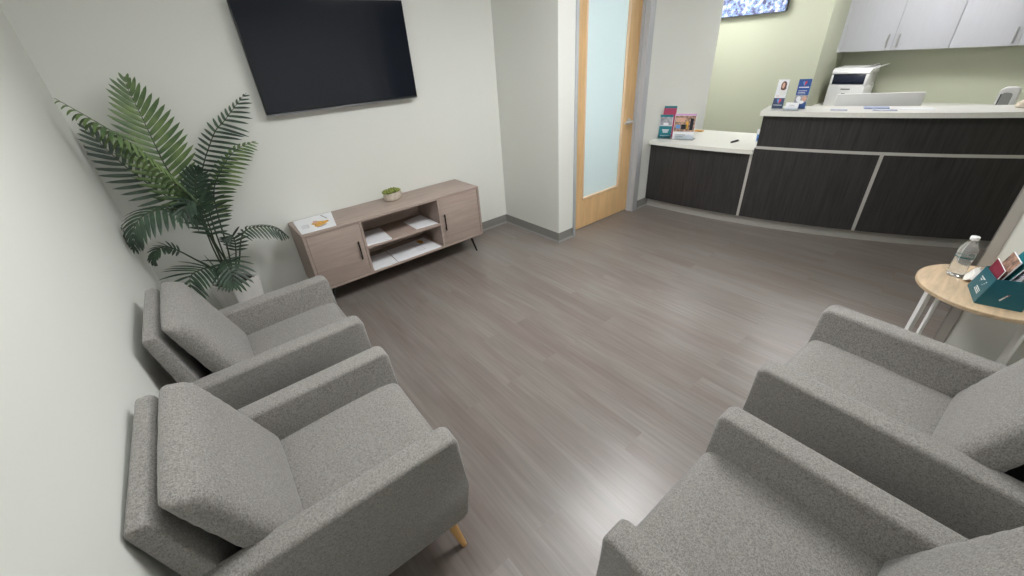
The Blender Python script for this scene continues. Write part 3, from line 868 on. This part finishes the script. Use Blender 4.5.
bm = bmesh.new(); prism(bm, [(1.618, -.884), (1.725, -1.275), (1.855, -1.24), (1.755, -.884)], .7902, .7925, 'z'); link('foot', bm, M_acr, bh, smooth=False)
o = link('note_pad', bx(-.03, .03, -.05, .05, 0, .012, bev=.001), M_orange, loc=(2.25, -1.06, .79)); tag(o, 'small orange note pad lying on the low worktop', 'note pad')
pn = thing('pen', 'short black pen lying on the low worktop', 'pen', (1.86, -1.675, .79), -.2)
bm = bmesh.new(); tube(bm, [(-.065, 0, .009), (-.05, 0, .009), (.045, 0, .009), (.06, 0, .009)], [.004, .009, .009, .005], 12); link('barrel', bm, M_black, pn)
bm = bmesh.new(); box(bm, .0, .05, -.003, .003, .016, .020, bev=.001); link('clip', bm, M_black, pn)
stand_card('card', 'blue and white card leaning by the raised desk section on the low worktop', 'card', (1.95, -1.845, .79), (1.99, -1.90, .79), .13,
           [M_paper, M_sky, M_blue], deco=lambda bm, P, n: (patch(bm, P, .1, .9, .1, .6, 1), patch(bm, [v+n*.0004 for v in P], .2, .8, .2, .3, 2)))

# ------------------------------------------------------------------ brochures on the raised ledge
HZ = 1.145
def deco_portrait(bm, P, n):
    patch(bm, P, 0, 1, 0, .36, 1)
    q = [v+n*.0005 for v in P]
    pblob(bm, P, .60, .79, .25, .15, 2, n, .0006); pblob(bm, P, .62, .70, .26, .07, 2, n, .0007); pblob(bm, P, .57, .79, .12, .10, 3, n, .0010)
    pblob(bm, P, .62, .58, .30, .14, 6, n, .0003)
    heart(bm, P, n, .52, .25, .2, .5, 4, 5, .001)
    patch(bm, q, .1, .9, .10, .125, 0); patch(bm, q, .12, .45, .42, .44, 3)
stand_card('brochure', 'white brochure with a portrait photo on the raised ledge', 'brochure', (1.775, -1.985, HZ+.004), (1.785, -2.075, HZ+.004), .245,
           [M_paper, M_navy, M_hair, M_skin, M_sky, M_red, M_white], 'brochures on the raised ledge', deco=deco_portrait)
def deco_blue(bm, P, n):
    q = [v+n*.0005 for v in P]
    heart(bm, P, n, .5, .86, .17, .5, 1, 2, .001)
    patch(bm, q, .1, .9, .71, .74, 3); patch(bm, q, .12, .8, .60, .615, 3); patch(bm, q, .12, .7, .545, .56, 3); patch(bm, q, .12, .75, .50, .51, 3)
    patch(bm, q, 0, 1, .22, .46, 4); pblob(bm, P, .3, .33, .18, .10, 3, n, .0009); pblob(bm, P, .75, .34, .2, .09, 5, n, .0009); pblob(bm, P, .55, .22, .25, .06, 3, n, .0011)
stand_card('brochure', 'blue brochure with a heart mark on the raised ledge', 'brochure', (1.800, -2.155, HZ+.004), (1.835, -2.245, HZ+.004), .245,
           [M_blue, M_sky, M_red, M_paper, M_photo2, M_skin], 'brochures on the raised ledge', deco=deco_blue)
for (a, b, lab) in (((1.765, -1.982), (1.775, -2.080), 'clear acrylic holder of the portrait brochure on the raised ledge'), ((1.790, -2.150), (1.825, -2.250), 'clear acrylic holder of the blue brochure on the raised ledge')):
    h = thing('brochure_stand', lab, 'brochure holder', (0, 0, 0), 0, 'acrylic holders on the raised ledge')
    acr((*a, HZ+.002), (*b, HZ+.002), .05, parent=h, nm='front_lip')
    acr((a[0]+.045, a[1]+.004, HZ+.002), (b[0]+.045, b[1]+.004, HZ+.002), .20, parent=h, nm='back_panel')
    bm = bmesh.new(); prism(bm, [(a[0]-.004, a[1]), (b[0]-.004, b[1]), (b[0]+.06, b[1]+.01), (a[0]+.06, a[1]+.01)], HZ, HZ+.0025, 'z'); link('foot', bm, M_acr, h, smooth=False)
cd = thing('card_holder', 'small holder of white business cards between the two ledge brochures', 'card holder', (1.715, -2.12, HZ))
stand_card('card_stack', None, None, (0, 0, .004), (.012, -.10, .004), .062, [M_paper, M_grey], th=.012, lean=.25, parent=cd,
           deco=lambda bm, P, n: (patch(bm, P, .3, .7, .6, .66, 1), patch(bm, P, .25, .75, .4, .43, 1)))
bm = bmesh.new(); box(bm, -.008, .045, -.108, .006, 0, .003); box(bm, -.008, -.0055, -.108, .006, .003, .022); link('tray', bm, M_acr, cd)

def paperpile(name, label, cat, c, w, d, a, m, th=.003, group=None):
    bm = bx(-w/2, w/2, -d/2, d/2, 0, th); o = link(name, bm, m, smooth=False, loc=(c[0], c[1], HZ)); o.rotation_euler.z = a
    tag(o, label, cat, group); return o
M_bluep = mat('pale_blue_paper', (160, 172, 205), .5, var=.12, scale=30)
M_bluew = mat('lavender_paper', (188, 192, 212), .5, var=.08, scale=30)
paperpile('leaflet', 'pale lavender leaflet lying near the edge of the raised ledge, left of the blue leaflets', 'leaflet', (1.86, -2.505), .06, .12, .15, M_bluew, .006)
paperpile('leaflet', 'pale blue leaflet with a turned corner lying farther back on the raised ledge', 'leaflet', (2.06, -2.72), .09, .17, .3, M_bluep, .012)
paperpile('leaflet', 'pale blue leaflet lying at the front edge of the raised ledge', 'leaflet', (1.965, -2.80), .07, .16, .25, M_bluew, .007)
paperpile('paper_sheet', 'white paper sheet lying on the raised ledge right of the blue leaflets', 'paper', (2.12, -2.97), .12, .22, .3, M_paper, .003)
# crumpled paper far right
bm = bmesh.new(); bmesh.ops.create_icosphere(bm, subdivisions=3, radius=1); rnd = random.Random(5)
for v in bm.verts:
    v.co *= rnd.uniform(.85, 1.1); v.co = Vector((v.co.x*.05, v.co.y*.06, max(0, v.co.z*.035+.02)))
o = link('crumpled_paper', bm, mat('cream_paper', (226, 214, 198), .8), smooth=False, loc=(2.44, -3.56, HZ)); tag(o, 'crumpled cream paper on the raised ledge at the right edge of the photo', 'paper')

# monitor behind the ledge (its white back faces the waiting room)
mo = thing('computer_monitor', 'white-backed computer monitor standing behind the raised ledge', 'monitor', (2.335, -2.66, .79), math.atan2(-.56, .31))
bm = bmesh.new(); box(bm, -.322, .322, -.012, .022, .075, .448, bev=.006, seg=2); link('screen_casing', bm, M_white, mo)
link('display', bx(-.31, .31, .022, .0235, .09, .44), M_dark, mo, smooth=False)
bm = bmesh.new(); box(bm, -.03, .03, -.03, -.010, .008, .25, bev=.004); link('stand', bm, M_white, mo)
bm = bmesh.new(); box(bm, -.11, .11, -.09, .09, 0, .01, bev=.004); link('foot', bm, M_white, mo)

# rounded white device with a grey face
dv = thing('desktop_appliance', 'white rounded desktop device with a grey face behind the ledge, right of the monitor', 'device', (2.90, -3.42, .79), -.05)
def rr(w, z0, z1, r, n=6, top_only=True):
    pts = [(-w, z0), (w, z0)]
    for cx_, a0 in ((w-r, 0), (-(w-r), PI/2)):
        for k in range(n+1):
            a = a0+k*PI/2/n; pts.append((cx_+r*math.cos(a), z1-r+r*math.sin(a)))
    return pts
bm = bmesh.new(); prism(bm, rr(.058, 0, .455, .036), -.04, .045, 'x', bev=.010, seg=3)
link('shell', bm, M_white, dv, angle=70)
bm = bmesh.new(); prism(bm, [(p[0]+.006, p[1]) for p in rr(.034, .05, .415, .024)], -.046, -.041, 'x'); link('grey_face', bm, M_grey, dv)
bm = bmesh.new(); prism(bm, [(.040, .05), (.047, .05), (.044, .405), (.038, .405)], -.047, -.041, 'x'); link('dark_edge', bm, M_dark, dv)

# ------------------------------------------------------------------ back counter, wall cabinets, printer
BZ = .875
bc = thing('base_cabinet', 'pale grey base cabinet run behind the reception desk', 'cabinet', (0, 0, 0))
link('body', bx(4.29, 4.925, -4.9, -1.605, .1, BZ-.04), M_cab, bc)
for k in range(6):
    y1 = -1.61-k*.548
    d = link('door', bx(4.27, 4.289, y1-.543, y1, .105, BZ-.045, bev=.001), M_cab, bc)
    bm = bmesh.new(); yy = y1-.5 if k % 2 == 0 else y1-.045
    tube(bm, [(4.262, yy, BZ-.22), (4.245, yy, BZ-.22), (4.245, yy, BZ-.09), (4.262, yy, BZ-.09)], .005, 8); tube(bm, [(4.245, yy, BZ-.22), (4.27, yy, BZ-.22)], .004, 6); tube(bm, [(4.245, yy, BZ-.09), (4.27, yy, BZ-.09)], .004, 6)
    link('handle', bm, M_chrome, d)
link('plinth', bx(4.33, 4.925, -4.9, -1.605, 0, .1), M_black, bc)
o = link('countertop', bx(4.25, 4.928, -4.9, -1.603, BZ-.04, BZ, bev=.003), M_quartz); tag(o, 'white back counter along the green wall under the wall cabinets', 'countertop')

def wall_cab(y_right, y_split, y_left, label):
    """y_left is the far left edge (larger y)"""
    t = thing('wall_cabinet', label, 'cabinet', (4.6, y_left, 1.49), 0, 'pale grey wall cabinets')
    w = y_left-y_right; hgt = 1.02
    link('body', bx(.02, .33, -w+.001, 0, 0, hgt), M_cab, t)
    for a, b, hy in ((0, y_left-y_split, y_left-y_split-.05), (y_left-y_split, w, y_left-y_split+.05)):
        d = link('door', bx(0, .019, -b+.002, -a-.002, 0, hgt, bev=.001), M_cab, t)
        bm = bmesh.new()
        tube(bm, [(-.028, -hy, .03), (-.028, -hy, .175)], .008, 10)
        tube(bm, [(0, -hy, .05), (-.028, -hy, .05)], .0045, 8); tube(bm, [(0, -hy, .155), (-.028, -hy, .155)], .0045, 8)
        link('handle', bm, M_chrome, d)
wall_cab(-2.695, -2.165, -1.635, 'pale grey two-door wall cabinet, leftmost above the printer')
wall_cab(-3.755, -3.232, -2.697, 'pale grey two-door wall cabinet right of the one above the printer')
wall_cab(-4.83, -4.29, -3.757, 'pale grey wall cabinet beyond the right edge of the photo')
struct('trim_2', bx(4.605, 4.93, -1.634, -1.6, 1.49, 2.51), M_cab)

pr = thing('printer', 'white and black multifunction laser printer on the back counter', 'printer', (4.32, -1.70, BZ))
# local: front faces -x, width runs towards -y
bm = bmesh.new(); prism(bm, [(0, 0), (0, .235), (.42, .235), (.42, 0)], -.40, 0, 'y', bev=.01)
link('body', bm, M_white, pr)
bm = bmesh.new(); box(bm, .03, .42, -.395, -.005, .235, .375, bev=.010); link('scanner_neck', bm, M_white, pr)
bm = bmesh.new(); box(bm, .004, .03, -.378, -.015, .258, .372, bev=.004); link('control_panel', bm, M_pscreen, pr)
bm = bmesh.new(); box(bm, -.005, .06, -.405, -.372, .23, .375, bev=.008); box(bm, 0, .03, -.40, 0, .225, .25, bev=.006); box(bm, -.0, .06, -.03, 0, .24, .37, bev=.008)
link('panel_surround', bm, M_white, pr)
bm = bmesh.new(); prism(bm, [(0, .375), (-.015, .385), (.02, .41), (.05, .442), (.40, .452), (.42, .37)], -.405, 0, 'y', bev=.012); link('scanner_lid', bm, M_white, pr)
bm = bmesh.new(); prism(bm, [(-.22, .425), (-.235, .432), (-.40, .475), (-.40, .468)], .08, .34, 'x', bev=.002); link('feeder_tray', bm, M_white, pr)
bm = bmesh.new(); prism(bm, [(-.24, .425), (-.40, .430), (-.50, .470), (-.50, .464), (-.40, .415), (-.24, .412)], .05, .36, 'x', bev=.002); link('output_tray', bm, M_white, pr)
bm = bmesh.new(); box(bm, -.002, .0, -.25, -.15, .19, .205); box(bm, -.002, 0, -.21, -.17, .14, .15); box(bm, -.002, 0, -.32, -.18, .115, .1175)
link('printed_label', bm, M_gunmetal, pr)

# screen with a blossom picture on the green wall
pic = thing('wall_screen', 'wall-mounted screen showing white and blue blossoms on the green wall', 'picture', (4.0, -.48, 1.998))
def rrect(w, z0, z1, r, n=6):
    pts = []
    for cx_, cz_, a0 in ((w-r, z0+r, -PI/2), (w-r, z1-r, 0), (-(w-r), z1-r, PI/2), (-(w-r), z0+r, PI)):
        for k in range(n+1):
            a = a0+k*PI/2/n; pts.append((cx_+r*math.cos(a), cz_+r*math.sin(a)))
    return pts
bm = bmesh.new(); prism(bm, rrect(.62, 0, .60, .035), -.07, -.035, 'x'); link('casing', bm, M_bezel, pic)
bm = bmesh.new(); prism(bm, rrect(.612, .008, .592, .03), -.0715, -.07, 'x'); link('picture', bm, M_blossom, pic, smooth=False)
bm = bmesh.new(); box(bm, -.035, 0, -.2, .2, .15, .45); link('wall_mount', bm, M_black, pic)

# ------------------------------------------------------------------ world, camera
w = bpy.data.worlds.new('world'); bpy.context.scene.world = w; w.use_nodes = True
w.node_tree.nodes['Background'].inputs[0].default_value = (.8, .85, .9, 1); w.node_tree.nodes['Background'].inputs[1].default_value = .3

a, b, c = A_, B_, C_ = .6556, .5311, -.0728
cam_loc = Vector((-2.7945, -3.6386, 1.7642)); F = 399.62
fwd = Vector((math.sin(a)*math.cos(b), math.cos(a)*math.cos(b), -math.sin(b)))
r0 = Vector((math.cos(a), -math.sin(a), 0)); u0 = r0.cross(fwd)
R_ = r0*math.cos(c)+u0*math.sin(c); U_ = -r0*math.sin(c)+u0*math.cos(c)
cd_ = bpy.data.cameras.new('camera'); cam = bpy.data.objects.new('camera', cd_); COL.objects.link(cam)
cam.matrix_world = Matrix(((R_.x, U_.x, -fwd.x, cam_loc.x), (R_.y, U_.y, -fwd.y, cam_loc.y), (R_.z, U_.z, -fwd.z, cam_loc.z), (0, 0, 0, 1)))
cd_.sensor_width = 36; cd_.lens = F/1024*36; cd_.clip_start = .02
sc = bpy.context.scene; sc.camera = cam
vs = sc.view_settings; sc.display_settings.display_device = 'sRGB'
vs.view_transform = 'Standard'; vs.look = 'None'; vs.gamma = 1; vs.exposure = 1.35; vs.use_curve_mapping = False
sc.cycles.max_bounces = 10; sc.cycles.diffuse_bounces = 6; sc.cycles.transmission_bounces = 8; sc.cycles.transparent_max_bounces = 8
sc.cycles.use_denoising = True
